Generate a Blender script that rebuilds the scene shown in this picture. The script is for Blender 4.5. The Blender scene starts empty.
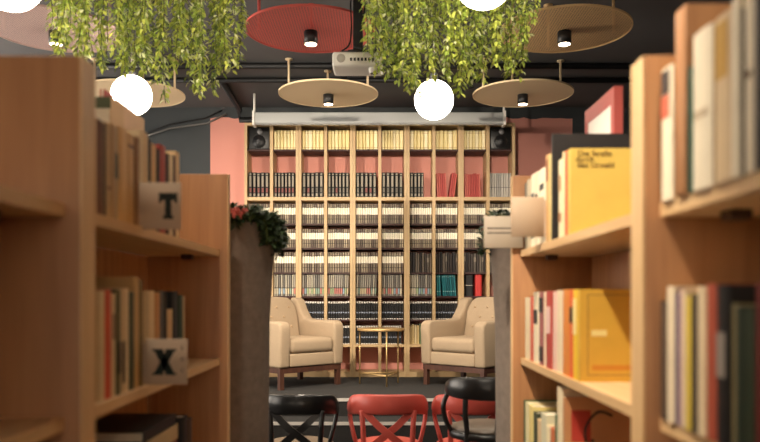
import bpy, bmesh, math, random
from mathutils import Vector, Matrix
random.seed(7)
D = bpy.data
SC = bpy.context.scene
C = SC.collection
PI = math.pi
F = 739.0            # focal length in pixels
CAMZ = 1.38

# ------------------------------------------------------------------ camera
cam_d = D.cameras.new('camera')
cam = D.objects.new('camera', cam_d); C.objects.link(cam)
cam.location = (0, 0, CAMZ)
cam.rotation_euler = (PI/2, 0, 0)
cam_d.sensor_width = 36.0
cam_d.lens = 35.0
cam_d.shift_y = 0.1
cam_d.clip_start = 0.02
cam_d.dof.use_dof = True
cam_d.dof.focus_distance = 6.6
cam_d.dof.aperture_fstop = 2.3
cam_d.dof.aperture_blades = 0
SC.camera = cam
SC.view_settings.view_transform = 'Standard'
SC.view_settings.look = 'None'
SC.view_settings.gamma = 1.0
SC.view_settings.use_curve_mapping = False
SC.view_settings.exposure = 0.0

# ------------------------------------------------------------------ world
w = D.worlds.new('world'); SC.world = w
w.use_nodes = True
w.node_tree.nodes['Background'].inputs[0].default_value = (1.0, 0.86, 0.7, 1)
w.node_tree.nodes['Background'].inputs[1].default_value = 0.05

WARM = (1.0, 0.86, 0.69)
SPOT_W = 100.0
GLOBE_E = 18.0
WINDOW_E = 8.0
WALL_FILL_W = 380.0
AISLE_W = 330.0
PLANT_FILL_W = 45.0
FRONT_FILL_E = 3.2

# ------------------------------------------------------------------ materials
def lin(c):
    r = []
    for v in c:
        v = v/255.0
        r.append(v/12.92 if v <= 0.04045 else ((v+0.055)/1.055)**2.4)
    return tuple(r)+(1.0,)

_mc = {}
def mat(name, col, rough=0.6, metal=0.0, noise=0.0, scale=20.0, emit=0.0, bump=0.0, bscale=200.0):
    if name in _mc: return _mc[name]
    m = D.materials.new(name); m.use_nodes = True
    nt = m.node_tree; b = nt.nodes['Principled BSDF']
    c = lin(col)
    b.inputs['Base Color'].default_value = c
    b.inputs['Roughness'].default_value = rough
    b.inputs['Metallic'].default_value = metal
    if noise or bump:
        tc = nt.nodes.new('ShaderNodeTexCoord')
    if noise:
        n = nt.nodes.new('ShaderNodeTexNoise'); n.inputs['Scale'].default_value = scale
        n.inputs['Detail'].default_value = 4
        nt.links.new(tc.outputs['Object'], n.inputs['Vector'])
        mx = nt.nodes.new('ShaderNodeMix'); mx.data_type = 'RGBA'
        mx.inputs[6].default_value = tuple(max(0, v*(1-noise)) for v in c[:3])+(1,)
        mx.inputs[7].default_value = tuple(min(1, v*(1+noise)) for v in c[:3])+(1,)
        nt.links.new(n.outputs['Fac'], mx.inputs[0])
        nt.links.new(mx.outputs[2], b.inputs['Base Color'])
    if bump:
        n2 = nt.nodes.new('ShaderNodeTexNoise'); n2.inputs['Scale'].default_value = bscale
        nt.links.new(tc.outputs['Object'], n2.inputs['Vector'])
        bp = nt.nodes.new('ShaderNodeBump'); bp.inputs['Strength'].default_value = bump
        bp.inputs['Distance'].default_value = 0.01
        nt.links.new(n2.outputs['Fac'], bp.inputs['Height'])
        nt.links.new(bp.outputs['Normal'], b.inputs['Normal'])
    if emit:
        b.inputs['Emission Color'].default_value = c
        b.inputs['Emission Strength'].default_value = emit
    _mc[name] = m
    return m

def wood(name, c1, c2, axis='Z', rough=0.5, k=1.0):
    if name in _mc: return _mc[name]
    m = D.materials.new(name); m.use_nodes = True
    nt = m.node_tree; b = nt.nodes['Principled BSDF']
    tc = nt.nodes.new('ShaderNodeTexCoord'); mp = nt.nodes.new('ShaderNodeMapping')
    s = {'X': (1.2, 22, 22), 'Y': (22, 1.2, 22), 'Z': (22, 22, 1.2)}[axis]
    mp.inputs['Scale'].default_value = tuple(v*k for v in s)
    nt.links.new(tc.outputs['Object'], mp.inputs['Vector'])
    n = nt.nodes.new('ShaderNodeTexNoise'); n.inputs['Scale'].default_value = 1.6
    n.inputs['Detail'].default_value = 5; n.inputs['Distortion'].default_value = 0.6
    nt.links.new(mp.outputs['Vector'], n.inputs['Vector'])
    cr = nt.nodes.new('ShaderNodeValToRGB')
    cr.color_ramp.elements[0].position = 0.3; cr.color_ramp.elements[0].color = lin(c1)
    cr.color_ramp.elements[1].position = 0.75; cr.color_ramp.elements[1].color = lin(c2)
    nt.links.new(n.outputs['Fac'], cr.inputs['Fac'])
    nt.links.new(cr.outputs['Color'], b.inputs['Base Color'])
    b.inputs['Roughness'].default_value = rough
    _mc[name] = m
    return m

def perforated(name, col, pitch=0.018, r=0.0066):
    m = D.materials.new(name); m.use_nodes = True
    nt = m.node_tree; b = nt.nodes['Principled BSDF']; out = nt.nodes['Material Output']
    b.inputs['Base Color'].default_value = lin(col); b.inputs['Roughness'].default_value = 0.55
    tc = nt.nodes.new('ShaderNodeTexCoord'); sx = nt.nodes.new('ShaderNodeSeparateXYZ')
    nt.links.new(tc.outputs['Object'], sx.inputs[0])
    def M(op, a, bb=None):
        n = nt.nodes.new('ShaderNodeMath'); n.operation = op
        for i, v in enumerate((a, bb)):
            if v is None: continue
            if isinstance(v, (int, float)): n.inputs[i].default_value = v
            else: nt.links.new(v, n.inputs[i])
        return n.outputs[0]
    u = M('PINGPONG', sx.outputs[0], pitch/2); v = M('PINGPONG', sx.outputs[1], pitch/2)
    d = M('SQRT', M('ADD', M('MULTIPLY', u, u), M('MULTIPLY', v, v)))
    h = M('LESS_THAN', d, r)
    t = nt.nodes.new('ShaderNodeBsdfTransparent'); ms = nt.nodes.new('ShaderNodeMixShader')
    nt.links.new(h, ms.inputs[0]); nt.links.new(b.outputs[0], ms.inputs[1]); nt.links.new(t.outputs[0], ms.inputs[2])
    nt.links.new(ms.outputs[0], out.inputs['Surface'])
    return m

BEECH_Z = wood('beech upright', (164, 112, 70), (188, 136, 90), 'Z')
BEECH_Y = wood('beech shelf', (164, 112, 70), (190, 138, 92), 'Y')
SHELFW = wood('pale shelf board', (206, 166, 116), (224, 188, 140), 'Y')
EDGEW = wood('pale edge band', (210, 170, 120), (228, 192, 144), 'Z')
BIRCH_Z = wood('pale beech upright', (190, 158, 114), (208, 180, 136), 'Z')
BIRCH_X = wood('pale beech shelf', (190, 158, 114), (208, 180, 136), 'X')
WALNUT = wood('walnut', (62, 38, 30), (92, 58, 44), 'Z', 0.45)
PAGES = mat('page edges', (226, 214, 190), 0.9, noise=0.08, scale=120)
DARKSHELF = mat('dark shelf', (58, 30, 28), 0.6)
CEIL = mat('ceiling paint', (92, 91, 92), 0.85, noise=0.12, scale=1.5)
DARKWALL = mat('dark wall paint', (62, 66, 68), 0.8, noise=0.15, scale=3)
PINK = mat('pink wall paint', (216, 148, 134), 0.75, noise=0.04, scale=2)
CARPET = mat('charcoal carpet', (38, 36, 34), 1.0, noise=0.35, scale=60, bump=0.4, bscale=300)
FLOORM = mat('dark floor', (40, 38, 37), 0.6, noise=0.2, scale=4)
ROOMWALL = mat('room wall paint', (84, 72, 62), 0.8)
BLACK = mat('black paint', (10, 10, 11), 0.4)
BLACKM = mat('matt black metal', (24, 24, 25), 0.5)
WHITEP = mat('white plastic', (242, 238, 230), 0.45)
GOLD = mat('brass', (190, 158, 108), 0.4, metal=0.6)
CREAMFAB = mat('cream upholstery', (168, 147, 121), 0.95, noise=0.07, scale=90, bump=0.25, bscale=500)
FELT = mat('grey felt', (126, 112, 100), 1.0, noise=0.3, scale=35, bump=0.4, bscale=260)
REDLAC = mat('red lacquer', (204, 84, 72), 0.4)
BLKLAC = mat('black lacquer', (22, 21, 21), 0.3)
CARD = mat('card', (192, 170, 146), 0.7)
INK = mat('dark green ink', (20, 36, 32), 0.7)
GLOBE = mat('globe glass', (255, 243, 224), 0.4, emit=GLOBE_E)
LENSM = mat('lamp lens', (255, 232, 196), 0.4, emit=14.0)
STRIP = mat('step edge strip', (196, 190, 182), 0.5)

# ------------------------------------------------------------------ mesh builder
class MB:
    def __init__(s): s.v = []; s.f = []; s.m = []; s.sm = []
    def add(s, vs, fs, mi=0, smooth=False, M=None):
        o = len(s.v)
        s.v += [tuple((M @ Vector(p)) if M is not None else p) for p in vs]
        for f in fs:
            s.f.append([i+o for i in f]); s.m.append(mi); s.sm.append(smooth)
        return s
    def box(s, x0, x1, y0, y1, z0, z1, mi=0, M=None):
        vs = [(x0,y0,z0),(x1,y0,z0),(x1,y1,z0),(x0,y1,z0),(x0,y0,z1),(x1,y0,z1),(x1,y1,z1),(x0,y1,z1)]
        fs = [(0,3,2,1),(4,5,6,7),(0,1,5,4),(1,2,6,5),(2,3,7,6),(3,0,4,7)]
        return s.add(vs, fs, mi, False, M)
    def bm(s, b, mi=0, smooth=True, M=None):
        b.verts.ensure_lookup_table()
        for i, v in enumerate(b.verts): v.index = i
        return s.add([tuple(v.co) for v in b.verts], [[v.index for v in f.verts] for f in b.faces], mi, smooth, M)
    def rbox(s, x0, x1, y0, y1, z0, z1, r=0.01, seg=3, mi=0, M=None):
        b = bmesh.new(); bmesh.ops.create_cube(b, size=1)
        for v in b.verts:
            v.co = ((x0+x1)/2+v.co.x*(x1-x0), (y0+y1)/2+v.co.y*(y1-y0), (z0+z1)/2+v.co.z*(z1-z0))
        bmesh.ops.bevel(b, geom=b.edges[:], offset=r, segments=seg, profile=0.5, affect='EDGES')
        s.bm(b, mi, True, M); b.free(); return s
    def prism(s, poly, axis, a0, a1, r=0.0, seg=3, mi=0, M=None):
        b = bmesh.new()
        def P(u, v, a): return {'X': (a, u, v), 'Y': (u, a, v), 'Z': (u, v, a)}[axis]
        lo = [b.verts.new(P(u, v, a0)) for u, v in poly]; hi = [b.verts.new(P(u, v, a1)) for u, v in poly]
        n = len(poly)
        b.faces.new(lo); b.faces.new(hi[::-1])
        for i in range(n): b.faces.new((lo[i], hi[i], hi[(i+1) % n], lo[(i+1) % n]))
        bmesh.ops.recalc_face_normals(b, faces=b.faces[:])
        if r: bmesh.ops.bevel(b, geom=b.edges[:], offset=r, segments=seg, profile=0.5, affect='EDGES', clamp_overlap=True)
        s.bm(b, mi, bool(r), M); b.free(); return s
    def lathe(s, prof, n=32, cx=0, cy=0, mi=0, M=None, smooth=True, ring=False):
        vs = []; fs = []
        for r, z in prof:
            for k in range(n):
                a = 2*PI*k/n; vs.append((cx+r*math.cos(a), cy+r*math.sin(a), z))
        for i in range(len(prof)-1):
            for k in range(n):
                fs.append((i*n+k, i*n+(k+1) % n, (i+1)*n+(k+1) % n, (i+1)*n+k))
        if ring:
            j = len(prof)-1
            for k in range(n): fs.append((j*n+k, j*n+(k+1) % n, (k+1) % n, k))
            return s.add(vs, fs, mi, False, M)
        fs.append(tuple(range(n))[::-1]); fs.append(tuple((len(prof)-1)*n+k for k in range(n)))
        return s.add(vs, fs, mi, smooth, M)
    def tube(s, pts, r, n=8, mi=0, M=None):
        pts = [Vector(p) for p in pts]
        rs = r if isinstance(r, (list, tuple)) else [r]*len(pts)
        vs = []; fs = []; up = None
        for i, p in enumerate(pts):
            t = (pts[min(i+1, len(pts)-1)]-pts[max(i-1, 0)]).normalized()
            if up is None:
                up = Vector((0, 0, 1)) if abs(t.z) < 0.9 else Vector((1, 0, 0))
            sx = t.cross(up).normalized(); up = sx.cross(t).normalized()
            for k in range(n):
                a = 2*PI*k/n
                vs.append(tuple(p+(sx*math.cos(a)+up*math.sin(a))*rs[i]))
        for i in range(len(pts)-1):
            for k in range(n):
                fs.append((i*n+k, i*n+(k+1) % n, (i+1)*n+(k+1) % n, (i+1)*n+k))
        fs.append(tuple(range(n))[::-1]); fs.append(tuple((len(pts)-1)*n+k for k in range(n)))
        return s.add(vs, fs, mi, True, M)
    def sphere(s, c, r, n=24, mi=0, sz=1.0):
        prof = [(max(1e-4, r*math.sin(PI*i/(n//2))), c[2]-r*sz*math.cos(PI*i/(n//2))) for i in range(n//2+1)]
        return s.lathe(prof, n, c[0], c[1], mi)
    def mesh(s, name, mats):
        me = D.meshes.new(name); me.from_pydata(s.v, [], s.f)
        for m in (mats if isinstance(mats, (list, tuple)) else [mats]): me.materials.append(m)
        me.polygons.foreach_set('material_index', s.m)
        me.polygons.foreach_set('use_smooth', s.sm)
        me.update()
        b = bmesh.new(); b.from_mesh(me); bmesh.ops.recalc_face_normals(b, faces=b.faces[:]); b.to_mesh(me); b.free()
        return me
    def build(s, name, mats, parent=None):
        o = D.objects.new(name, s.mesh(name, mats)); C.objects.link(o)
        if parent is not None: o.parent = parent
        return o

def tag(o, label=None, cat=None, group=None, kind=None):
    if label: o['label'] = label
    if cat: o['category'] = cat
    if group: o['group'] = group
    if kind: o['kind'] = kind
    return o
def empty(name, loc, label, cat, group=None, rz=0.0):
    o = D.objects.new(name, None); C.objects.link(o)
    o.location = loc; o.rotation_euler = (0, 0, rz); o.empty_display_size = 0.1
    return tag(o, label, cat, group)
def copy_tree(o, parent=None):
    c = o.copy(); C.objects.link(c)
    if parent is not None: c.parent = parent
    for ch in list(o.children):
        copy_tree(ch, c)
    return c
def struct(name, mb, m):
    return tag(mb.build(name, m), kind='structure')
ORD = ['first','second','third','fourth','fifth','sixth','seventh','eighth','ninth','tenth','eleventh','twelfth','thirteenth','fourteenth','fifteenth','sixteenth','seventeenth','eighteenth','nineteenth','twentieth']
def smooth_path(pts, n=6):
    P = [Vector(p) for p in pts]; out = []
    for i in range(len(P)-1):
        p0 = P[max(i-1, 0)]; p1 = P[i]; p2 = P[i+1]; p3 = P[min(i+2, len(P)-1)]
        for k in range(n):
            t = k/n
            out.append(0.5*((2*p1)+(p2-p0)*t+(2*p0-5*p1+4*p2-p3)*t*t+(3*p1-p0-3*p2+p3)*t**3))
    out.append(P[-1]); return out
def text_mesh(body, size, m, name, parent, M, ext=0.0004):
    cu = D.curves.new('txt', 'FONT'); cu.body = body; cu.size = size; cu.extrude = ext; cu.align_x = 'CENTER'; cu.align_y = 'CENTER'
    to = D.objects.new('txt', cu); C.objects.link(to)
    bpy.context.view_layer.update()
    me = D.meshes.new_from_object(to.evaluated_get(bpy.context.evaluated_depsgraph_get()))
    D.objects.remove(to); D.curves.remove(cu)
    me.materials.clear(); me.materials.append(m); me.name = name
    o = D.objects.new(name, me); C.objects.link(o); o.parent = parent; o.matrix_local = M
    return o

# ================================================================== ROOM
WALLY = 8.46; CZ = 3.55; XL, XR = -4.6, 4.6; YB = -3.5
struct('floor', MB().box(XL-.2, XR+.2, YB-.2, WALLY+.4, -0.1, 0), FLOORM)
struct('ceiling', MB().box(XL-.2, XR+.2, YB-.2, WALLY+.4, CZ, CZ+0.1), CEIL)
struct('wall_back', MB().box(XL-.2, XR+.2, WALLY, WALLY+.15, 0, CZ), DARKWALL)
# left wall with three windows that let the daylight in
WZ0, WZ1 = 1.0, 3.15
WIN = [(1.9, 3.5), (4.0, 5.6), (6.1, 7.7)]
mb = MB().box(XL-.15, XL, YB, WALLY, 0, WZ0).box(XL-.15, XL, YB, WALLY, WZ1, CZ)
ys = [YB]+[v for p in WIN for v in p]+[WALLY]
for a, b_ in zip(ys[::2], ys[1::2]): mb.box(XL-.15, XL, a, b_, WZ0, WZ1)
struct('wall_left', mb, DARKWALL)
PANE = mat('daylight pane', (255, 244, 230), .3, emit=WINDOW_E)
for i, (a, b_) in enumerate(WIN):
    fr = MB()
    for ya, yb_, za, zb in ((a, a+.05, WZ0, WZ1), (b_-.05, b_, WZ0, WZ1), (a+.05, b_-.05, WZ0, WZ0+.05), (a+.05, b_-.05, WZ1-.05, WZ1), ((a+b_)/2-.02, (a+b_)/2+.02, WZ0+.05, WZ1-.05)): fr.box(XL-.10, XL-.04, ya, yb_, za, zb)
    wo = struct('window_%d' % (i+1), fr, WHITEP)
    MB().box(XL-.13, XL-.11, a, b_, WZ0, WZ1).build('pane', PANE, wo)
struct('wall_right', MB().box(XR, XR+.15, YB, WALLY, 0, CZ), DARKWALL)

# front wall, behind the camera, with two windows added only for fill light
FW = [(-3.4, -1.0), (-.6, 1.8)]
FZ0, FZ1 = 1.2, 3.2
mb = MB().box(XL, XR, YB-.15, YB, 0, FZ0).box(XL, XR, YB-.15, YB, FZ1, CZ)
xs_ = [XL]+[v for p in FW for v in p]+[XR]
for a, b_ in zip(xs_[::2], xs_[1::2]): mb.box(a, b_, YB-.15, YB, FZ0, FZ1)
struct('wall_front', mb, ROOMWALL)
FILL_PANE = mat('warm fill pane', (255, 236, 214), .3, emit=FRONT_FILL_E)
for i, (a, b_) in enumerate(FW):
    fr = MB()
    for xa, xb, za, zb in ((a, a+.05, FZ0, FZ1), (b_-.05, b_, FZ0, FZ1), (a+.05, b_-.05, FZ0, FZ0+.05), (a+.05, b_-.05, FZ1-.05, FZ1), ((a+b_)/2-.02, (a+b_)/2+.02, FZ0+.05, FZ1-.05)): fr.box(xa, xb, YB-.10, YB-.04, za, zb)
    wo = struct('window_%d' % (i+4), fr, WHITEP)  # made-up window, frames the glowing fill pane
    MB().box(a, b_, YB-.13, YB-.11, FZ0, FZ1).build('pane', FILL_PANE, wo)
# pink painted part of the back wall, its top edge a little ragged
poly = [(-1.94, 0.5), (2.20, 0.5), (2.20, 3.42)]
rr = random.Random(3)
for i in range(1, 60):
    x = 2.20-4.14*i/60; poly.append((x, 3.425+rr.uniform(-.012, .012)))
poly.append((-1.94, 3.42))
struct('trim_1', MB().prism(poly, 'Y', WALLY-0.012, WALLY-0.0005), PINK)
# stage with two steps
SF = 6.42
stage = MB().box(-4.0, 4.0, SF, WALLY-0.013, 0, 0.5, 0).box(-4.0, 4.0, SF-.30, SF, 0, .345, 0).box(-4.0, 4.0, SF-.60, SF-.30, 0, .17, 0)
tag(stage.build('stage', CARPET), kind='structure')
for i, (y, z) in enumerate(((SF, .5), (SF-.3, .345), (SF-.6, .17))):
    struct('trim_%d' % (i+2), MB().box(-4.0, 4.0, y-.006, y-.0003, z-.026, z+.001), STRIP)

# ================================================================== DISC LIGHTS
DISCH = 3.225
def disc_light(loc, m, label, lampW, rods=True):
    t = empty('disc_light', loc, label, 'ceiling light', 'round disc lights under the ceiling')
    R = 0.45
    MB().lathe([(R-.006, 0.0), (R-.006, .003)], 72, smooth=False).build('disc', m, t)
    MB().lathe([(R-.005, -0.003), (R+.003, -0.003), (R+.003, 0.012), (R-.005, .012)], 72, ring=True).build('rim', D.materials[m.name+' rim'], t)
    for a in (180, 8, 95):
        x, y = 0.36*math.cos(math.radians(a)), 0.36*math.sin(math.radians(a))
        MB().tube([(x, y, 0.012), (x, y, CZ-loc[2]-0.008)], 0.011, 8).lathe([(.035, CZ-loc[2]-.01), (.035, CZ-loc[2]-.0005)], 16, x, y).build('hanger_rod', D.materials[m.name+' rim'], t)
    MB().lathe([(.047, -.090), (.047, -.004)], 28).build('lamp_housing', BLACKM, t)
    MB().lathe([(.040, -.0925), (.040, -.0902)], 28).build('lamp_lens', LENSM, t)
    l = D.lights.new('lamp_light', 'SPOT'); l.energy = lampW; l.color = WARM
    l.spot_size = math.radians(125); l.spot_blend = 0.7; l.shadow_soft_size = 0.035
    lo = D.objects.new('lamp_light', l); C.objects.link(lo); lo.parent = t; lo.location = (0, 0, -0.10)
    return t
for nm, c in (('beige perforated', (212, 176, 126)), ('red perforated', (202, 86, 78)), ('rose perforated', (190, 160, 150)), ('cream disc', (226, 202, 164))):
    mat(nm+' rim', c, 0.5)
PB = perforated('beige perforated', (212, 176, 126)); PR = perforated('red perforated', (202, 86, 78)); PP = perforated('rose perforated', (196, 166, 158))
PC = mat('cream disc', (226, 202, 164), 0.6)
mat('cream disc rim', (226, 202, 164))
disc_light((-0.48, 5.13, DISCH), PR, 'red perforated round disc light above the projector', SPOT_W)
disc_light((1.28, 5.13, DISCH), PB, 'tan perforated round disc light, upper right above the pink wall', SPOT_W)
disc_light((-2.25, 5.13, DISCH), PP, 'rose grey perforated disc light partly behind the left hanging plants', SPOT_W)
disc_light((-0.47, 6.73, DISCH), PC, 'plain cream disc light right below the red one', SPOT_W*.55)
disc_light((1.30, 6.73, DISCH), PC, 'plain cream disc light below right hanging plants', SPOT_W*.55)
disc_light((-2.24, 6.73, DISCH), PC, 'plain cream disc light behind the left globe lamp', SPOT_W*1.2)
# the same grid carries on over the aisle, above the frame
for X, Y, e in ((-0.47, 3.42, 0.35), (1.30, 3.42, .5), (-2.24, 3.42, .35), (-0.56, 1.80, 0.7), (1.30, .43, .05), (-2.24, .43, .1)):
    t = disc_light((X, Y, DISCH), PC, 'plain cream disc light over the %s, above the picture' % {(-0.47, 3.42): 'row of chairs', (1.30, 3.42): 'right end of the chairs', (-2.24, 3.42): 'left end of the chairs', (-0.56, 1.80): 'aisle between bookcases', (1.30, .43): 'right bookcase', (-2.24, .43): 'left bookcase'}[(X, Y)], SPOT_W*e)

# ================================================================== CEILING PIPES, TRACK SPOTS, SCREEN
def pipe(pts, r, m, label, name='ceiling_pipe', cat='pipe'):
    return tag(MB().tube(pts, r, 10).build(name, m), label, cat)
pipe([(-4.6, 6.85, CZ-.03), (4.6, 6.85, CZ-.03)], .028, BLACKM, 'black pipe across the ceiling, the nearer of two')
pipe([(-4.6, 7.30, CZ-.03), (4.6, 7.30, CZ-.03)], .026, BLACKM, 'black pipe across the ceiling, the farther of two')
pipe([(-1.56, 7.33, CZ-.035), (-1.60, 8.40, CZ-.035), (-1.60, 8.43, 3.40), (-0.9, 8.43, 3.40)], .032, BLACKM, 'black cable duct running from ceiling pipe down to wall top')
pipe([(-2.75, 8.40, 3.18), (-2.4, 8.42, 3.30), (-1.97, 8.42, 3.36), (-1.75, 8.42, 3.47)], .010, mat('grey conduit', (110, 108, 104), .5), 'grey conduit sloping along the top of the dark wall', 'conduit')
pipe([(-2.75, 8.42, 3.22), (-2.4, 8.43, 3.35), (-2.0, 8.43, 3.42), (-1.80, 8.43, 3.51)], .008, BLACKM, 'thin black conduit above the grey one', 'conduit')

def track_spot(px, ptop, pbot, Y, label, tilt):
    X = (px-380)*Y/F
    zt = CZ-.058
    t = empty('track_spotlight', (X, Y, zt), label, 'spotlight', 'black spotlights on the ceiling pipe')
    MB().box(-.04, .04, -.03, .03, -.03, -.0).build('mount', BLACKM, t)
    zb = CAMZ+(297-pbot)*Y/F-zt
    MB().tube([(0, 0, -.03), (0, 0, zb*0.35)], .01).build('stem', BLACKM, t)
    MB().tube([(-tilt*.3, 0, zb*.35), (tilt, 0, zb)], .036, 16).build('housing', BLACKM, t)
    return t
track_spot(344, 76, 89, 6.85, 'black spotlight hanging just below the projector', .03)
track_spot(468, 66, 89, 6.85, 'black spotlight among the right hanging vines', .02)

for k, (X, ax) in enumerate(((-1.36, .10), (.42, -.04))):  # unseen spots added to fill the wall bookcase cells with light
    zt = CZ-.0005
    t = empty('track_spotlight', (X, 4.42, zt), 'added unseen fill spotlight above the picture aimed at wall bookcases, %s from left' % ORD[k], 'spotlight', 'black spotlights on the ceiling')
    MB().box(-.04, .04, -.03, .03, -.03, 0).build('mount', BLACKM, t)
    MB().tube([(0, 0, -.03), (0, 0, -.33)], .01).build('stem', BLACKM, t)
    MB().tube([(0, -.05, -.32), (0, .05, -.375)], .04, 20).build('housing', BLACKM, t)
    MB().tube([(0, .0505, -.3755), (0, .052, -.3765)], .033, 20).build('lamp_lens', LENSM, t)
    l = D.lights.new('track_light', 'SPOT'); l.energy = WALL_FILL_W; l.color = WARM
    l.spot_size = math.radians(85); l.spot_blend = 0.8; l.shadow_soft_size = 0.04
    lo = D.objects.new('track_light', l); C.objects.link(lo); lo.parent = t; lo.location = (0, .06, -.382)
    lo.rotation_euler = (math.radians(65), 0, -ax)

for X, w_ in ((-1.15, 'left'), (.30, 'right')):  # unseen spots added only to brighten the vines
    t = empty('track_spotlight', (X, 2.3, CZ-.0005), 'added unseen fill spotlight above the picture aimed at the %s hanging plants' % w_, 'spotlight', 'black spotlights on the ceiling')
    a_, b_ = Vector((0, 0, -.14)), (Vector((X-.05, 4.1, 2.75))-Vector((X, 2.3, CZ-.14))).normalized()
    MB().box(-.04, .04, -.03, .03, -.03, 0).build('mount', BLACKM, t)
    MB().tube([(0, 0, -.03), tuple(a_)], .01).build('stem', BLACKM, t)
    MB().tube([tuple(a_-b_*.05), tuple(a_+b_*.09)], .04, 20).build('housing', BLACKM, t)
    MB().tube([tuple(a_+b_*.0905), tuple(a_+b_*.092)], .033, 20).build('lamp_lens', LENSM, t)
    l = D.lights.new('track_light', 'SPOT'); l.energy = PLANT_FILL_W; l.color = WARM
    l.spot_size = math.radians(60); l.spot_blend = 0.7; l.shadow_soft_size = 0.035
    lo = D.objects.new('track_light', l); C.objects.link(lo); lo.parent = t; lo.location = a_+b_*.1
    lo.rotation_euler = b_.to_track_quat('-Z', 'Y').to_euler()
# spotlight over the aisle, aimed at the right bookcase
aim_from, aim_to = Vector((-.32, 1.31, 3.22)), Vector((.56, 1.95, 1.35))
t = empty('track_spotlight', (aim_from.x, aim_from.y, CZ-.0005), 'black spotlight above the aisle aimed at right bookcase', 'spotlight', 'black spotlights on the ceiling')
dv_ = (aim_to-aim_from).normalized(); p0 = Vector((0, 0, aim_from.z-CZ))
MB().box(-.04, .04, -.03, .03, -.03, 0).build('mount', BLACKM, t)
MB().tube([(0, 0, -.03), tuple(p0)], .01).build('stem', BLACKM, t)
MB().tube([tuple(p0-dv_*.05), tuple(p0+dv_*.09)], .04, 20).build('housing', BLACKM, t)
MB().tube([tuple(p0+dv_*.0905), tuple(p0+dv_*.092)], .033, 20).build('lamp_lens', LENSM, t)
l = D.lights.new('track_light', 'SPOT'); l.energy = AISLE_W; l.color = (1.0, .87, .70)
l.spot_size = math.radians(58); l.spot_blend = 0.6; l.shadow_soft_size = 0.035
lo = D.objects.new('track_light', l); C.objects.link(lo); lo.parent = t; lo.location = p0+dv_*.1
lo.rotation_euler = dv_.to_track_quat('-Z', 'Y').to_euler()

t = empty('projector_screen', (0, 7.88, 3.285), 'long white projector screen housing above the wall bookcases', 'projector screen')
b = MB().rbox(-1.335, 1.315, -.065, .065, -.066, .054, .02, 3); b.build('housing', mat('screen white', (186, 188, 186), .5), t)
MB().box(-1.335, 1.315, -.055, -.045, -.078, -.066).build('weight_bar', mat('screen grey', (150, 150, 148), .5), t)
for x in (-1.34, 1.32):
    MB().box(x-.012, x+.012, -.07, .07, -.085, .066).build('end_cap', WHITEP, t)
    MB().tube([(x, 0, .066), (x, 0, CZ-3.285-.001)], .012).build('hanger_rod', WHITEP, t)

# projector
PY = 4.6
pj = empty('projector', ((358-380)*PY/F, PY, CAMZ+(297-64.5)*PY/F), 'white ceiling projector on a black pole between the plants', 'projector')
MB().rbox(-.155, .155, -.11, .10, -.046, .046, .018, 4).build('body', WHITEP, pj)
MB().tube([(.10, -.075, -.047), (.10, -.075, -.078)], [.034, .030], 20).build('lens_ring', WHITEP, pj)
MB().tube([(.10, -.075, -.0785), (.10, -.075, -.081)], .022, 20).build('lens', mat('lens glass', (60, 60, 64), .15), pj)
MB().tube([(-.10, -.1085, .004), (-.10, -.1125, .004)], .026, 24).build('vent', mat('vent grey', (186, 180, 170), .6), pj)
v = MB()
for k in range(7): v.box(-.045+k*.022, -.032+k*.022, -.1135, -.109, -.012, .006)
v.build('port_panel', BLACK, pj)
MB().box(-.06, .06, -.05, .07, .046, .075).build('mount_plate', BLACKM, pj)
zc = CZ-pj.location.z
MB().box(-.030, .030, -.02, .03, .075, zc-.02).box(-.08, .08, -.07, .08, zc-.02, zc-.001).build('pole', BLACKM, pj)
MB().tube(smooth_path([(-.02, -.09, .08), (.05, -.13, .05), (.09, -.118, .03), (.12, -.15, .07), (.06, -.10, .16), (.035, -.02, .26), (.045, .0, .45), (.02, -.03, zc-.02)]), .006, 6).build('cable', BLACK, pj)
MB().tube(smooth_path([(-.10, -.05, .065), (-.05, -.08, .10), (-.04, -.03, .22), (-.045, .0, .38), (-.03, -.02, .55), (-.03, -.025, zc-.02)]), .005, 6).build('cable', BLACK, pj)

# ================================================================== GLOBE PENDANTS
def globe(px, py, R_px, label):
    Y = F*0.15/R_px
    x = (px-380)*Y/F; z = CAMZ+(297-py)*Y/F
    t = empty('globe_pendant', (x, Y, z), label, 'pendant lamp', 'white glass globe pendants')
    MB().sphere((0, 0, 0), .141, 40).build('globe', GLOBE, t)
    MB().lathe([(.03, .134), (.03, .185), (.012, .20)], 20).build('cap', BLACKM, t)
    MB().tube([(0, 0, .19), (0, 0, CZ-z-.02)], .0045, 6).build('cord', mat('grey cord', (110, 104, 98), .6), t)
    MB().lathe([(.05, CZ-z-.025), (.05, CZ-z-.0005)], 20).build('ceiling_rose', BLACKM, t)
globe(131.5, 95.5, 21.2, 'white globe lamp shining above the left bookcase books')
globe(434, 100, 20.8, 'white globe lamp hanging in front of the screen housing')
globe(484, -22.4, 32.5, 'large near white globe lamp over the right hanging plants')
globe(10, -22, 34, 'large near white globe lamp in the top left corner')

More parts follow.
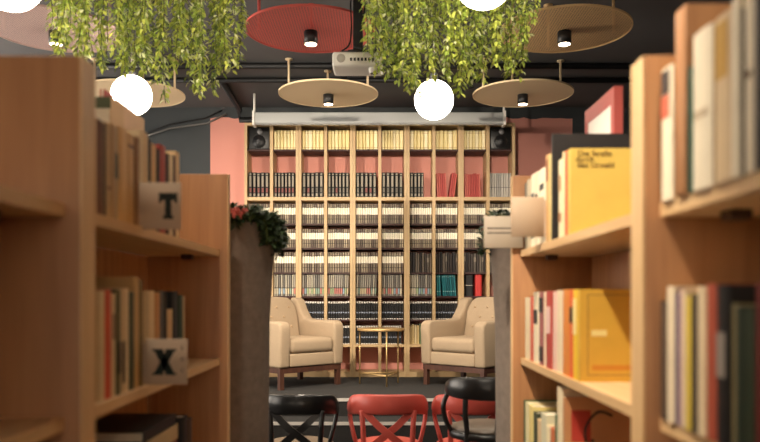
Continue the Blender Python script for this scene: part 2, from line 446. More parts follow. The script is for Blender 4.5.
# ================================================================== HANGING PLANTS
LEAF1 = mat('leaf yellow green', (206, 214, 98), 0.5, noise=0.25, scale=9)
LEAF2 = mat('leaf mid green', (160, 180, 76), 0.5, noise=0.25, scale=9)
LEAF3 = mat('leaf pale green', (226, 230, 176), 0.5, noise=0.2, scale=9)
LEAF4 = mat('leaf dark green', (110, 132, 58), 0.55, noise=0.25, scale=9)
STEM = mat('vine stem', (96, 104, 48), .6)
for m_ in (LEAF1, LEAF2, LEAF3, LEAF4):
    b_ = m_.node_tree.nodes['Principled BSDF']
    b_.inputs['Transmission Weight'].default_value = 0.0
def leaf(mb, p, d, n, L, W, mi):
    d = d.normalized(); s = d.cross(n).normalized(); n = s.cross(d).normalized()
    a = p; b1 = p+d*L*.4+s*W*.5+n*W*.15; b2 = p+d*L*.4-s*W*.5+n*W*.15; mid = p+d*L*.45; tip = p+d*L-n*L*.12
    q1 = p+d*L*.75+s*W*.32; q2 = p+d*L*.75-s*W*.32
    mb.add([tuple(x) for x in (a, b1, mid, b2, q1, q2, tip)], [(0, 1, 2), (0, 2, 3), (1, 4, 6, 2), (2, 6, 5, 3)], mi, True)
def vine(rnd, x, y, L, parent, wmax=.05):
    mb = MB(); pts = []
    ph = rnd.uniform(0, 6); amp = rnd.uniform(.004, .018)
    n = max(4, int(L/.035))
    for i in range(n+1):
        s = i/n
        pts.append(Vector((x+math.sin(ph+s*7)*amp*s*1.5+rnd.uniform(-.003, .003), y+math.cos(ph*1.3+s*6)*amp*s*1.5, -L*s)))
    mb.tube(pts, .0022, 4, 4)
    tone = rnd.random()
    for i in range(n):
        a, b = pts[i], pts[i+1]
        for k in range(5):
            p = a.lerp(b, rnd.random()); an = rnd.uniform(0, 2*PI)
            out = Vector((math.cos(an), math.sin(an), 0))
            d = out*rnd.uniform(.5, 1.0)+Vector((0, 0, rnd.uniform(-1.1, -.1)))
            nn = Vector((rnd.uniform(-.5, .5), rnd.uniform(-.5, .5), 1))+out*rnd.uniform(0, .6)
            r = rnd.random()*.75+tone*.25
            mi = 0 if r < .42 else 1 if r < .74 else 2 if r < .86 else 3
            leaf(mb, p+out*rnd.uniform(0, .014), d, nn, rnd.uniform(.028, .048), rnd.uniform(.014, .022), mi)
    o = mb.build('vine', [LEAF1, LEAF2, LEAF3, LEAF4, STEM], parent)
    return o
def hanging_planter(x0, x1, Y, prof, label, seed, n):
    rnd = random.Random(seed)
    zt = 3.30
    t = empty('hanging_planter', ((x0+x1)/2, Y, zt), label, 'hanging plant', 'long hanging planters with trailing vines')
    w2 = (x1-x0)/2
    MB().box(-w2, w2, -.15, .15, -.09, -.08).box(-w2, w2, -.15, -.14, -.08, .07).box(-w2, w2, .14, .15, -.08, .07).box(-w2, -w2+.01, -.14, .14, -.08, .07).box(w2-.01, w2, -.14, .14, -.08, .07).build('trough', BLACKM, t)
    for sx in (-1, 1):
        MB().tube([(sx*w2*.8, 0, -.08), (sx*w2*.8, 0, CZ-zt-.0005)], .008).build('hanger_rod', BLACKM, t)
    for k in range(n):
        u = (k+.5)/n+rnd.uniform(-.4, .4)/n
        x = -w2+u*2*w2
        yy = rnd.choice((-.16, -.12, -.04, .05, .12, .16))+rnd.uniform(-.02, .02)
        px = 380+((x0+x1)/2+x)*F/(Y+yy)
        # length that reaches the photographed hem of the foliage
        yb = prof[-1][1]
        for (a, ya), (b, ybb) in zip(prof, prof[1:]):
            if a <= px <= b: yb = ya+(ybb-ya)*(px-a)/(b-a)
        if px < prof[0][0]: yb = prof[0][1]
        yb = yb*rnd.choice((1.0, 1.0, 1.0, .95, .85, .72, .55))+rnd.uniform(-4, 4)
        L = zt+.02-(CAMZ+(297-yb)*(Y+yy)/F)
        o = vine(rnd, x, yy, max(.2, L), t)
        o.location = (0, 0, .02)
PROFL = [(53, 46), (62, 56), (78, 62), (92, 66), (98, 84), (104, 60), (112, 52), (122, 70), (132, 66), (146, 74), (156, 74), (163, 100), (169, 102), (174, 70), (186, 62), (198, 92), (212, 98), (218, 80), (228, 58), (237, 86), (243, 60)]
PROFR = [(360, 45), (372, 64), (380, 70), (388, 84), (400, 82), (408, 88), (414, 99), (420, 84), (430, 76), (442, 80), (454, 74), (463, 96), (470, 80), (478, 78), (487, 94), (497, 62), (508, 66), (515, 88), (522, 78), (527, 50), (533, 30)]
hanging_planter(-1.83, -0.77, 4.1, PROFL, 'long hanging planter of trailing green vines at upper left', 11, 66)
hanging_planter(-0.09, 0.84, 4.1, PROFR, 'long hanging planter of trailing green vines right of the projector', 23, 62)

# ================================================================== BACK WALL BOOKCASES
BY = 8.13; K = BY/F
def pz(y): return CAMZ+(297.7-y)*K
UX0 = (244.3-380)*K; UW = 54.2*K
ZB = 0.5; ZT = pz(123.4)
SHELF_Y = {0: 149.5, 1: 197.6, 2: 224.0, 3: 248.3, 4: 273.0, 5: 296.8, 6: 320.2, 7: 345.2, 8: 372.6}
unit_names = ['leftmost', 'second', 'middle', 'fourth', 'rightmost']
SP = .030; DV = .033; CW = (UW-2*SP-DV)/2
proto = None
for i in range(5):
    x0 = UX0+UW*i
    lab = 'tall pale wood open bookcase on stage, %s of five' % (unit_names[i] if i in (0, 2, 4) else unit_names[i]+' from left')
    if proto is None:
        t = empty('bookcase', (x0, BY, ZB), lab, 'bookcase', 'pale wood bookcases along the back wall'); proto = t
        H = ZT-ZB; dp = .30
        g = .001
        MB().box(g, SP, 0, dp, 0, H).build('side_panel', BIRCH_Z, t)
        MB().box(UW-SP, UW-g, 0, dp, 0, H).build('side_panel', BIRCH_Z, t)
        MB().box(SP+CW, SP+CW+DV, 0.001, dp, pz(372.6)-ZB, H-.03).build('divider', BIRCH_Z, t)
        MB().box(SP, UW-SP, 0.0, dp, H-.03, H).build('top_board', BIRCH_X, t)
        MB().box(SP, UW-SP, 0.004, dp, 0, pz(372.6)-ZB).build('plinth', BIRCH_X, t)
        for r in range(8):
            z = pz(SHELF_Y[r])-ZB
            if r in (1, 7):
                mb = MB()
                for xa in (SP, SP+CW+DV): mb.box(xa, xa+CW, .003, dp, z-(.038 if r == 1 else .028), z)
                mb.build('shelf', BIRCH_X, t)
            else:
                mb = MB()
                for xa in (SP, SP+CW+DV): mb.box(xa, xa+CW, .03, dp, z-.018, z)
                mb.build('shelf', DARKSHELF, t)
    else:
        t = copy_tree(proto); t.location = (x0, BY, ZB); t['label'] = lab
def cell_x(c):
    i, j = divmod(c, 2)
    return UX0+UW*i+SP+(CW+DV)*j

def vol_mesh(name, mats, bands, panel=None, edge=None):
    """unit book: width 1, depth 1, height 1; front spine is slightly rounded; bands = [(z0,z1,mat)] ; last mat index = pages"""
    mb = MB(); P = len(mats)-1
    prof = [(-.48, .10), (-.40, .03), (-.25, .0), (.25, .0), (.40, .03), (.48, .10)]
    for z0, z1, mi in bands:
        for (xa, ya), (xb, yb) in zip(prof, prof[1:]):
            q = mi
            if panel is not None and mi in panel and not (xa >= -.26 and xb <= .26): q = 0
            if edge is not None and mi != 1 and not (xa >= -.41 and xb <= .41): q = edge
            mb.add([(xa, ya, z0), (xb, yb, z0), (xb, yb, z1), (xa, ya, z1)], [(0, 1, 2, 3)], q, False)
        mb.add([(-.48, .10, z0), (-.48, 1, z0), (-.48, 1, z1), (-.48, .10, z1)], [(0, 3, 2, 1)], 0)
        mb.add([(.48, .10, z0), (.48, 1, z0), (.48, 1, z1), (.48, .10, z1)], [(0, 1, 2, 3)], 0)
    n = len(prof)
    mb.add([(x, y, 1) for x, y in prof]+[(.48, 1, 1), (-.48, 1, 1)], [tuple(range(n+2))], P)
    mb.add([(x, y, 0) for x, y in prof]+[(.48, 1, 0), (-.48, 1, 0)], [tuple(range(n+2))[::-1]], 0)
    mb.add([(-.48, 1, 0), (.48, 1, 0), (.48, 1, 1), (-.48, 1, 1)], [(1, 0, 3, 2)], P)
    me = D.meshes.new(name); me.from_pydata(mb.v, [], mb.f)
    for m in mats: me.materials.append(m)
    me.polygons.foreach_set('material_index', mb.m)
    me.update(); return me
cv = lambda n, c: mat('cover '+n, c, .6)
YEL = [vol_mesh('yellow_volume', [cv('yellow %d' % k, c), cv('yellow line', (196, 166, 104)), PAGES], [(0, .10, 0), (.10, .12, 1), (.12, .84, 0), (.84, .86, 1), (.86, 1, 0)]) for k, c in enumerate(((246, 232, 180), (238, 220, 160), (250, 238, 196)))]
BLK = [vol_mesh('black_volume', [cv('volume black', (24, 23, 24)), cv('silver', (150, 142, 126)), cv('label %d' % k, c), PAGES], [(0, .05, 0), (.05, .16, 1), (.16, .20, 0), (.20, .38, 2), (.38, .43, 0), (.43, .86, 1), (.86, .90, 0), (.90, .96, 1), (.96, 1, 0)], panel=(1, 2)) for k, c in enumerate(((128, 70, 64), (120, 112, 100), (96, 90, 80)))]
JRN = [vol_mesh('journal', [cv('journal grey %d' % k, c), cv('journal cream', (255, 249, 230)), cv('journal dark', (70, 60, 54)), PAGES], [(0, .22, 0), (.22, .25, 2), (.25, .46, 0), (.46, .80, 1), (.80, .83, 2), (.83, 1, 0)], edge=2) for k, c in enumerate(((150, 136, 116), (122, 110, 96), (166, 152, 130), (104, 90, 80)))]
COLS = ((190, 124, 114), (150, 172, 188), (160, 176, 136), (198, 184, 150), (134, 156, 140), (206, 196, 174))
GRY = [vol_mesh('grey_volume', [cv('report grey %d' % (k % 3), ((156, 150, 138), (112, 108, 102), (178, 170, 152))[k % 3]), cv('report label %d' % k, COLS[k]), cv('report dark', (60, 56, 54)), PAGES], [(0, .10, 0), (.10, .36, 1), (.36, .40, 2), (.40, 1, 0)], edge=2) for k in range(6)]
STR = [vol_mesh('striped_volume', [cv('stripe black', (22, 22, 24)), cv('stripe blue', (140, 148, 164)), cv('stripe white', (224, 218, 208)), cv('stripe edge', (124, 122, 118)), PAGES], [(0, .05, 2), (.05, .34, 0), (.34, .42, 1), (.42, .90, 0), (.90, 1, 2)], edge=3)]
RED = [vol_mesh('red_volume', [cv('slim red %d' % k, c), PAGES], [(0, 1, 0)]) for k, c in enumerate(((202, 98, 88), (184, 78, 72), (210, 116, 102)))]
PAL = [vol_mesh('pale_volume', [cv('pale grey %d' % k, c), cv('pale line', (120, 116, 112)), PAGES], [(0, .4, 0), (.4, .43, 1), (.43, 1, 0)]) for k, c in enumerate(((196, 190, 180), (166, 162, 156)))]
MAG = [vol_mesh('magazine', [cv('magazine %d' % k, c), cv('magazine light', (130, 120, 108)), PAGES], [(0, .55, 0), (.55, .8, 1 if k == 1 else 0), (.8, 1, 0)]) for k, c in enumerate(((58, 50, 46), (84, 76, 68), (36, 32, 32), (104, 94, 82)))]
TEA = [vol_mesh('teal_volume', [cv('teal %d' % k, c), cv('teal pale', (150, 190, 190)), PAGES], [(0, .2, 0), (.2, .24, 1), (.24, .9, 0), (.9, .93, 1), (.93, 1, 0)]) for k, c in enumerate(((32, 120, 128), (24, 98, 108)))]
MIX = [vol_mesh('guide_book', [cv('guide %d' % k, c), PAGES], [(0, 1, 0)]) for k, c in enumerate(((230, 218, 188), (104, 122, 84), (206, 182, 130), (224, 204, 160)))]
BIN = [vol_mesh('ring_binder', [cv('binder %d' % k, c), cv('binder label', (214, 204, 190)), PAGES], [(0, .15, 0), (.15, .17, 0), (.17, .5, 0), (.5, .52, 1 if k == 0 else 0), (.52, 1, 0)]) for k, c in enumerate(((26, 25, 26), (196, 52, 48)))]
ROWN = ['top', 'second', 'third', 'fourth', 'fifth', 'sixth', 'seventh', 'eighth']
rb = random.Random(5)
wall_count = 0
def fill(c, r, meshes, n, h, kind, name, cat, group, frac=1.0, lean=0.0, depth=.19, jit=.03, start=0.0, wj=.12, leanfrom=0):
    global wall_count
    z = pz(SHELF_Y[r]); xa = cell_x(c)+.004+start*CW; W = (CW-.008)*frac
    ws = [1+rb.uniform(-wj, wj) for _ in range(n)]; s = W/sum(ws); x = xa
    shrink = 0.0
    for k in range(n):
        wd = ws[k]*s
        hh = h*(1+rb.uniform(-jit, jit))
        o = D.objects.new(name, rb.choice(meshes)); C.objects.link(o)
        o.scale = (wd*.99, depth, hh)
        o.location = (x+wd/2, BY+.045+rb.uniform(0, .008), z+.0008)
        if lean and k >= leanfrom:
            o.rotation_euler = (0, lean, 0)
            dx = wd*.48*abs(math.sin(lean))
            o.location.z = z+.0008+wd*.985*.48*abs(math.sin(lean))
        x += wd
        nth = 'only' if n == 1 else ORD[k]
        tag(o, '%s %s from left, %s column, %s row of back wall' % (nth, kind, ORD[c], ROWN[r]), cat, group)
        wall_count += 1
for c in range(1, 9):
    fill(c, 0, YEL, (7, 6, 6, 6, 7, 6, 5, 7)[c-1], .215, 'yellow volume', 'yellow_volume', 'book', 'yellow volumes on the top row', jit=.012, wj=.25)
for c in range(0, 6):
    fill(c, 1, [BLK[0]] if c < 2 else BLK, (5, 6, 5, 6, 5, 5)[c], .276, 'silver banded black volume', 'black_volume', 'book', 'black silver-banded volumes', frac=.94 if c in (0, 1, 4) else .97, jit=.012, wj=.05)
fill(6, 1, BLK[1:], 4, .272, 'silver banded black volume', 'black_volume', 'book', 'black silver-banded volumes', frac=.64, jit=.015)
fill(7, 1, RED, 5, .265, 'slim red book', 'red_book', 'book', 'slim red books', frac=.46, start=.07, lean=-.05)
fill(7, 1, RED, 3, .268, 'leaning slim red book', 'red_book', 'book', 'slim red books', frac=.26, start=.58, lean=.13)
fill(8, 1, RED, 9, .262, 'slim red book', 'red_book', 'book', 'slim red books', frac=.74, start=.05, lean=-.03)
fill(9, 1, PAL, 9, .27, 'pale grey volume', 'pale_volume', 'book', 'pale grey volumes', jit=.005)
for c in range(0, 10): fill(c, 2, JRN, 10, .22, 'cream banded journal', 'journal', 'journal', 'cream-banded journals', jit=.012)
for c in range(0, 10): fill(c, 3, JRN, 10, .208, 'cream banded journal', 'journal', 'journal', 'cream-banded journals', jit=.012)
for c in range(0, 6): fill(c, 4, JRN, 9, .222, 'cream banded journal', 'journal', 'journal', 'cream-banded journals', jit=.012)
for c in range(6, 10): fill(c, 4, MAG, 9, .215, 'dark magazine file', 'magazine_file', 'magazine', 'dark magazine files', jit=.06, wj=.3)
for c in range(0, 7):
    fill(c, 5, GRY, 10, .236, 'label banded grey volume', 'grey_volume', 'book', 'grey volumes with coloured labels', frac=.93 if c in (3, 4, 5) else 1.0, lean=.035 if c in (3, 4) else 0, jit=.01)
fill(7, 5, TEA, 2, .235, 'teal volume', 'teal_volume', 'book', 'teal volumes', frac=.2, start=.06, lean=-.04)
fill(7, 5, TEA, 7, .235, 'leaning teal volume', 'teal_volume', 'book', 'teal volumes', frac=.62, start=.33, lean=-.07)
fill(8, 5, [BIN[0]], 1, .236, 'black ring binder', 'ring_binder', 'binder', None, frac=.40, start=.06, depth=.23)
fill(8, 5, [BIN[1]], 1, .236, 'red ring binder', 'ring_binder', 'binder', None, frac=.33, start=.50, depth=.23)
for c in range(1, 9): fill(c, 6, STR, 9, .197, 'blue striped black volume', 'striped_volume', 'book', 'black volumes with a blue stripe', jit=.008, wj=.08)
for c in range(2, 6): fill(c, 7, STR, 9, .202, 'blue striped black volume', 'striped_volume', 'book', 'black volumes with a blue stripe', jit=.008, wj=.08, frac=1.0 if c < 5 else .9)
fill(6, 7, MIX, 6, .215, 'guide book', 'guide_book', 'book', 'mixed guide books', frac=.7, jit=.04)

def wall_speaker(c, label):
    x = cell_x(c)+.004; z = pz(149.5)+.001
    t = empty('loudspeaker', (x+CW/2-.004, BY+.03, z), label, 'loudspeaker', 'black loudspeakers in the wall bookcases')
    MB().rbox(-.115, .115, 0, .22, 0, .245, .008, 2).build('cabinet', BLACK, t)
    MB().tube([(0, -.004, .085), (0, .006, .085)], [.072, .076], 28).build('woofer', mat('speaker cone', (26, 26, 28), .4), t)
    MB().tube([(0, -.008, .085), (0, .002, .085)], .026, 20).build('dust_cap', mat('speaker cap', (70, 70, 72), .4), t)
    MB().tube([(0.01, -.005, .195), (0.01, .006, .195)], .03, 20).build('tweeter', mat('tweeter', (120, 120, 122), .3), t)
    MB().box(-.03, .03, -.001, .002, .014, .020).build('badge', mat('badge grey', (120, 118, 114), .4), t)
wall_speaker(0, 'black loudspeaker in the top left cell of the wall bookcases')
wall_speaker(9, 'black loudspeaker in the top right cell of the wall bookcases')

# ================================================================== ARMCHAIRS AND SIDE TABLE
def armchair(loc, rz, label):
    t = empty('armchair', loc, label, 'armchair', 'cream armchairs on the stage', rz)
    # local: front = -y, width 0.74
    W = .37
    for sx in (-1, 1):
        poly = [(-.37, .20), (-.385, .55), (-.375, .60), (-.33, .625), (.02, .622), (.13, .64), (.20, .72), (.27, .83), (.33, .85), (.38, .84), (.36, .60), (.32, .20)]
        x0, x1 = (W-.115, W) if sx > 0 else (-W, -W+.115)
        MB().prism(poly, 'X', x0, x1, .028, 4).build('arm', CREAMFAB, t)
    MB().rbox(-W+.116, W-.116, -.365, .20, .205, .325, .015, 3).build('seat_base', CREAMFAB, t)
    MB().rbox(-W+.118, W-.118, -.375, .20, .327, .465, .045, 5).build('seat_cushion', CREAMFAB, t)
    # reclined back with sloping shoulders
    bk = D.objects.new('backrest', None)
    poly = [(-.25, .0), (.25, .0), (.255, .30), (.22, .40), (.17, .445), (0, .455), (-.17, .445), (-.22, .40), (-.255, .30)]
    M = Matrix.Translation((0, .16, .42)) @ Matrix.Rotation(math.radians(-14), 4, 'X')
    b = MB().prism(poly, 'Y', 0, .12, .035, 4, 0, M).build('backrest', CREAMFAB, t)
    for (bx, bz) in ((-.15, .34), (0, .34), (.15, .34), (-.075, .24), (.075, .24), (-.15, .14), (0, .14), (.15, .14)):
        MB().sphere(tuple(M @ Vector((bx, -.001, bz))), .011, 12).build('button', mat('button cloth', (176, 150, 118), .9), b)
    MB().rbox(-W+.116, W-.116, .27, .37, .20, .60, .02, 3).build('back_frame', CREAMFAB, t)
    MB().box(-W+.015, W-.015, -.35, -.31, .150, .199).box(-W+.015, W-.015, .28, .32, .150, .199).box(-W+.015, -W+.055, -.31, .28, .150, .199).box(W-.055, W-.015, -.31, .28, .150, .199).build('base_rail', WALNUT, t)
    for sx in (-1, 1):
        for y in (-.325, .295):
            x = sx*(W-.04)
            MB().prism([(x-.022, y-.022), (x+.022, y-.022), (x+.022, y+.022), (x-.022, y+.022)], 'Z', 0, .1495).build('leg', WALNUT, t)
    t.scale = (1.05, 1, 1.035)
    return t
armchair((-.905, 7.45, .5), math.radians(43), 'cream tufted armchair on the left of the stage')
armchair((.945, 7.45, .5), math.radians(-43), 'cream tufted armchair on the right of the stage')

t = empty('side_table', (.01, 7.45, .5), 'round brass three-legged side table between the armchairs', 'side table')
MB().lathe([(.236, .54), (.24, .545), (.24, .562), (.236, .566)], 48).build('tabletop', GOLD, t)
LEG = [(-.215, .05), (.055, -.215), (.175, .13)]
for x, y in LEG: MB().tube([(x, y, 0), (x, y, .541)], .008, 8).build('leg', GOLD, t)
s = MB()
for i in range(3):
    a, b = LEG[i], LEG[(i+1) % 3]
    s.tube([(a[0], a[1], .105), (b[0], b[1], .105)], .008, 8)
s.build('stretcher', GOLD, t)

# ================================================================== CROSS BACK CHAIRS AND STOOL
def band(mb, R, a0, a1, z0, z1, th, cy=0.0, n=24, tilt=0.0, M=None, taper=0.2, droop=0.0):
    vs = []; fs = []
    for i in range(n+1):
        s = i/n; a = math.radians(a0+(a1-a0)*s)
        e = min(s, 1-s)/taper
        k = math.sqrt(max(0.0, 1-(1-min(1, e))**2))
        zc = (z0+z1)/2-droop*abs(2*s-1)**3; hh = (z1-z0)/2*(.35+.65*k)
        for (dr, dz) in ((-th/2, -hh*.8), (-th/2, hh*.8), (-th*.2, hh), (th*.2, hh), (th/2, hh*.8), (th/2, -hh*.8), (th*.2, -hh), (-th*.2, -hh)):
            r = R+dr+tilt*dz
            vs.append((r*math.cos(a), cy+r*math.sin(a), zc+dz))
    for i in range(n):
        for k in range(8): fs.append((i*8+k, i*8+(k+1) % 8, (i+1)*8+(k+1) % 8, (i+1)*8+k))
    fs.append(tuple(range(8))); fs.append(tuple(n*8+k for k in range(8))[::-1])
    mb.add(vs, fs, 0, True, M)
def flatbar(mb, pts, w, th):
    pts = [Vector(p) for p in pts]; vs = []; fs = []
    for i, p in enumerate(pts):
        t = (pts[min(i+1, len(pts)-1)]-pts[max(i-1, 0)]).normalized()
        s = t.cross(Vector((0, 1, 0))).normalized(); u = s.cross(t).normalized()
        for a, b in ((-1, -1), (1, -1), (1, 1), (-1, 1)): vs.append(tuple(p+s*w/2*a+u*th/2*b))
    for i in range(len(pts)-1):
        for k in range(4): fs.append((i*4+k, i*4+(k+1) % 4, (i+1)*4+(k+1) % 4, (i+1)*4+k))
    fs.append((0, 3, 2, 1)); fs.append(tuple(len(pts)*4-4+k for k in range(4)))
    mb.add(vs, fs, 0, False)
def cross_chair(loc, m, seatm, label, rz=0.0):
    t = empty('cross_back_chair', loc, label, 'chair', 'bentwood chairs below the stage', rz)
    b = MB(); band(b, .248, 196, 344, .672, .792, .030, cy=.03, tilt=-.10, taper=.09, droop=.032); b.build('top_rail', m, t)
    for sx in (-1, 1):
        MB().tube(smooth_path([(sx*.160, -.176, .69), (sx*.152, -.196, .60), (sx*.148, -.196, .50), (sx*.152, -.190, .43), (sx*.170, -.215, .20), (sx*.190, -.240, .0)]), .0165, 10).build('leg', m, t)
        MB().tube(smooth_path([(sx*.178, .14, .425), (sx*.190, .165, .2), (sx*.198, .18, 0)]), [.0175]*7+[.0145]*6, 10).build('leg', m, t)
        MB().tube(smooth_path([(sx*.238, -.035, .685), (sx*.232, -.06, .62), (sx*.212, -.10, .54), (sx*.196, -.105, .48), (sx*.188, -.10, .435)]), .0135, 8).build('brace', m, t)
        bar = MB()
        flatbar(bar, smooth_path([(sx*.140, -.185+.003*sx, .685), (sx*.07, -.206+.003*sx, .615), (0, -.211+.006*sx, .556), (-sx*.07, -.206+.003*sx, .50), (-sx*.125, -.190, .45)]), .042, .011)
        bar.build('cross_slat', m, t)
    MB().lathe([(.205, .425), (.224, .43), (.227, .447), (.219, .458)], 40).build('seat_frame', m, t)
    MB().lathe([(.208, .4585), (.211, .464), (.19, .470), (.01, .468)], 40).build('seat', seatm, t)
    MB().lathe([(.160, .235), (.173, .235), (.173, .252), (.160, .252)], 40, ring=True).build('ring_stretcher', m, t)
    return t
BRSEAT = mat('brown seat', (126, 108, 88), .5)
cross_chair((.048, 4.66, 0), REDLAC, REDLAC, 'red cross-back wooden chair in the middle below the stage')
cross_chair((.575, 4.66, 0), REDLAC, REDLAC, 'red cross-back wooden chair partly behind the black stool')
cross_chair((-.508, 4.66, 0), BLKLAC, BRSEAT, 'black cross-back wooden chair beside the left felt planter')

def bar_stool(loc, rz, label):
    t = empty('bar_stool', loc, label, 'stool', None, rz)
    b = MB(); band(b, .195, 168, 352, .915, 1.020, .026, cy=.0, n=36, tilt=-.1, taper=.42, droop=.012); b.build('top_rail', BLKLAC, t)
    for a in (215, 260, 305):
        c, s = math.cos(math.radians(a)), math.sin(math.radians(a))
        MB().tube(smooth_path([(c*.192, s*.192, .935), (c*.195, s*.195, .84), (c*.182, s*.182, .74), (c*.2, s*.2, .3), (c*.225, s*.225, 0)]), .0135, 8).build('leg', BLKLAC, t)
    for a in (176, 344, 80):
        c, s = math.cos(math.radians(a)), math.sin(math.radians(a))
        if a == 80:
            MB().tube([(c*.17, s*.17, .735), (c*.21, s*.21, 0)], .0135, 8).build('leg', BLKLAC, t)
        else:
            MB().tube(smooth_path([(c*.193, s*.193, .945), (c*.222, s*.222, .87), (c*.205, s*.205, .79), (c*.165, s*.165, .73)]), .012, 8).build('brace', BLKLAC, t)
    MB().lathe([(.17, .72), (.188, .725), (.19, .750), (.182, .759)], 40).build('seat_frame', BLKLAC, t)
    MB().lathe([(.174, .7595), (.176, .770), (.15, .780), (.01, .782)], 40).build('seat', mat('grey leather', (104, 92, 80), .35), t)
    MB().lathe([(.188, .28), (.20, .28), (.20, .296), (.188, .296)], 40, ring=True).build('foot_ring', BLKLAC, t)
bar_stool((.515, 3.50, 0), math.radians(14), 'black bentwood stool with grey seat in front of a red chair')

# ================================================================== FELT PLANTERS
def ivy(rnd, strands, parent, name='ivy'):
    mb = MB()
    for pts in strands:
        P = smooth_path(pts, 5); mb.tube(P, .003, 4, 2)
        for i in range(len(P)-1):
            for k in range(5):
                p = Vector(P[i]).lerp(P[i+1], rnd.random())
                d = Vector((rnd.uniform(-1, 1), rnd.uniform(-1, 1), rnd.uniform(-.7, .7)))
                leaf(mb, p+d*.008, d, Vector((rnd.uniform(-.5, .5), rnd.uniform(-.8, .2), 1)), rnd.uniform(.026, .042), rnd.uniform(.015, .026), rnd.choice((0, 0, 1)))
    return mb.build(name, [mat('ivy dark', (40, 58, 32), .5), mat('ivy mid', (64, 84, 44), .5), STEM], parent)
def felt_planter(loc, label, seed, flowers, spill):
    rnd = random.Random(seed)
    t = empty('felt_planter', loc, label, 'planter', 'tall grey felt planters')
    H = 1.68
    MB().lathe([(.168, 0), (.170, .9), (.174, 1.3), (.188, 1.5), (.196, H-.01), (.196, H), (.184, H), (.182, H-.03)], 48).build('pot', FELT, t)
    MB().lathe([(.181, H-.045), (.181, H-.032)], 40).build('soil', mat('soil', (40, 30, 24), 1), t)
    st = []
    for k in range(18):
        a = rnd.uniform(0, 2*PI); r0 = rnd.uniform(.02, .12); r1 = rnd.uniform(.12, .2)
        c, s = math.cos(a), math.sin(a)
        st.append([(c*r0, s*r0, H-.04), (c*(r0+.03), s*(r0+.03), H+rnd.uniform(.0, .03)), (c*r1, s*r1, H+rnd.uniform(.0, .03))])
    for a in spill:
        c, s = math.cos(a), math.sin(a); L = rnd.uniform(.06, .13)
        st.append([(c*.1, s*.1, H-.03), (c*.17, s*.17, H+.03), (c*.212, s*.212, H), (c*.222, s*.222, H-L*.6), (c*.218, s*.218, H-L)])
    if flowers:
        for k in range(12):
            a = -2.3+k*.15; c, q_ = math.cos(a), math.sin(a); L = rnd.uniform(.01, .035)
            st.append([(c*.12, q_*.12, H-.02), (c*.17, q_*.17, H+.035), (c*.206, q_*.206, H+.03), (c*.214, q_*.214, H+.005-L)])
    ivy(rnd, st, t)
    if flowers:
        for k in range(6):
            mb = MB()
            cx = .035+.014*k; cy = -math.sqrt(.212**2-cx*cx)-rnd.uniform(.0, .012); cz = H+.012+rnd.uniform(0, .022)
            for j in range(6):
                a = j*PI/3
                mb.sphere((cx+.009*math.cos(a), cy, cz+.009*math.sin(a)), .007, 8)
            mb.sphere((cx, cy-.004, cz), .007, 8)
            mb.build('flower', mat('coral petals', (206, 96, 84), .6), t)
    return t
felt_planter((-.632, 3.06, 0), 'tall grey felt planter with ivy at the end of left bookcase', 4, True, [-.6, -.45, -.3, -.15, 0, .15])
felt_planter((.645, 3.02, 0), 'tall grey felt planter with ivy at the end of right bookcase', 9, False, [3.2, 3.5])

# ================================================================== AISLE BOOKCASES
TOPZ = CAMZ+.442
LV = [CAMZ+.17, CAMZ-.22, CAMZ-.61, CAMZ-1.0, .07]     # top faces of shelves
XFL, XFR = -.546, .482
def aisle_case(side, y0, y1, label, back_z):
    s = 1 if side == 'R' else -1
    xf = XFR if s > 0 else -XFL
    t = empty('aisle_bookcase', (s*xf, (y0+y1)/2, 0), label, 'bookcase', 'wooden bookcases along the aisle')
    cy = (y0+y1)/2; dp = .30
    def bx(mb, a0, a1, ya, yb, z0, z1):
        xa, xb = sorted((s*a0, s*a1)); return mb.box(xa, xb, ya-cy, yb-cy, z0, z1)
    for ya in (y0, y1-.0325):
        mb = MB()
        xa, xb = sorted((0, s*dp))
        mb.rbox(xa, xb, ya-cy+.0003, ya-cy+.0322, 0, TOPZ, .003, 2)
        o = mb.build('side_panel', BEECH_Z, t)
        ea, eb = sorted((-s*.0012, s*.0026))
        MB().box(ea, eb, ya-cy+.0006, ya-cy+.0319, .001, TOPZ-.001).build('edge_band', EDGEW, o)
    for z in LV:
        bx(MB(), .030, dp-.012, y0+.0325, y1-.0325, z-.024, z).build('shelf', SHELFW, t)
    for z in LV[:2]:
        for yy in (y0+.12, y1-.14):
            bx(MB(), .10, .135, yy-.02, yy+.02, z-.040, z-.0242).build('shelf_clip', mat('clip brown', (60, 40, 28), .5), t)
    bx(MB(), dp-.011, dp-.001, y0+.033, y1-.033, .05, back_z).build('back_panel', BEECH_Z, t)
    bx(MB(), .032, .05, y0+.033, y1-.033, 0, LV[4]-.024).build('plinth', BEECH_Y, t)
    return t
P1 = 1.3825
aisle_case('L', .03, P1, 'nearest wooden bookcase on the left, its shelves empty', LV[0]-.0245)
aisle_case('L', P1, 2.686, 'wooden bookcase left of the aisle holding the T and X signs', LV[0]-.0245)
aisle_case('R', .03, P1, 'nearest wooden bookcase on the right, full of books', LV[0]-.0245)
aisle_case('R', P1, 2.7225, 'wooden bookcase right of the aisle with yellow books', LV[0]-.0245)

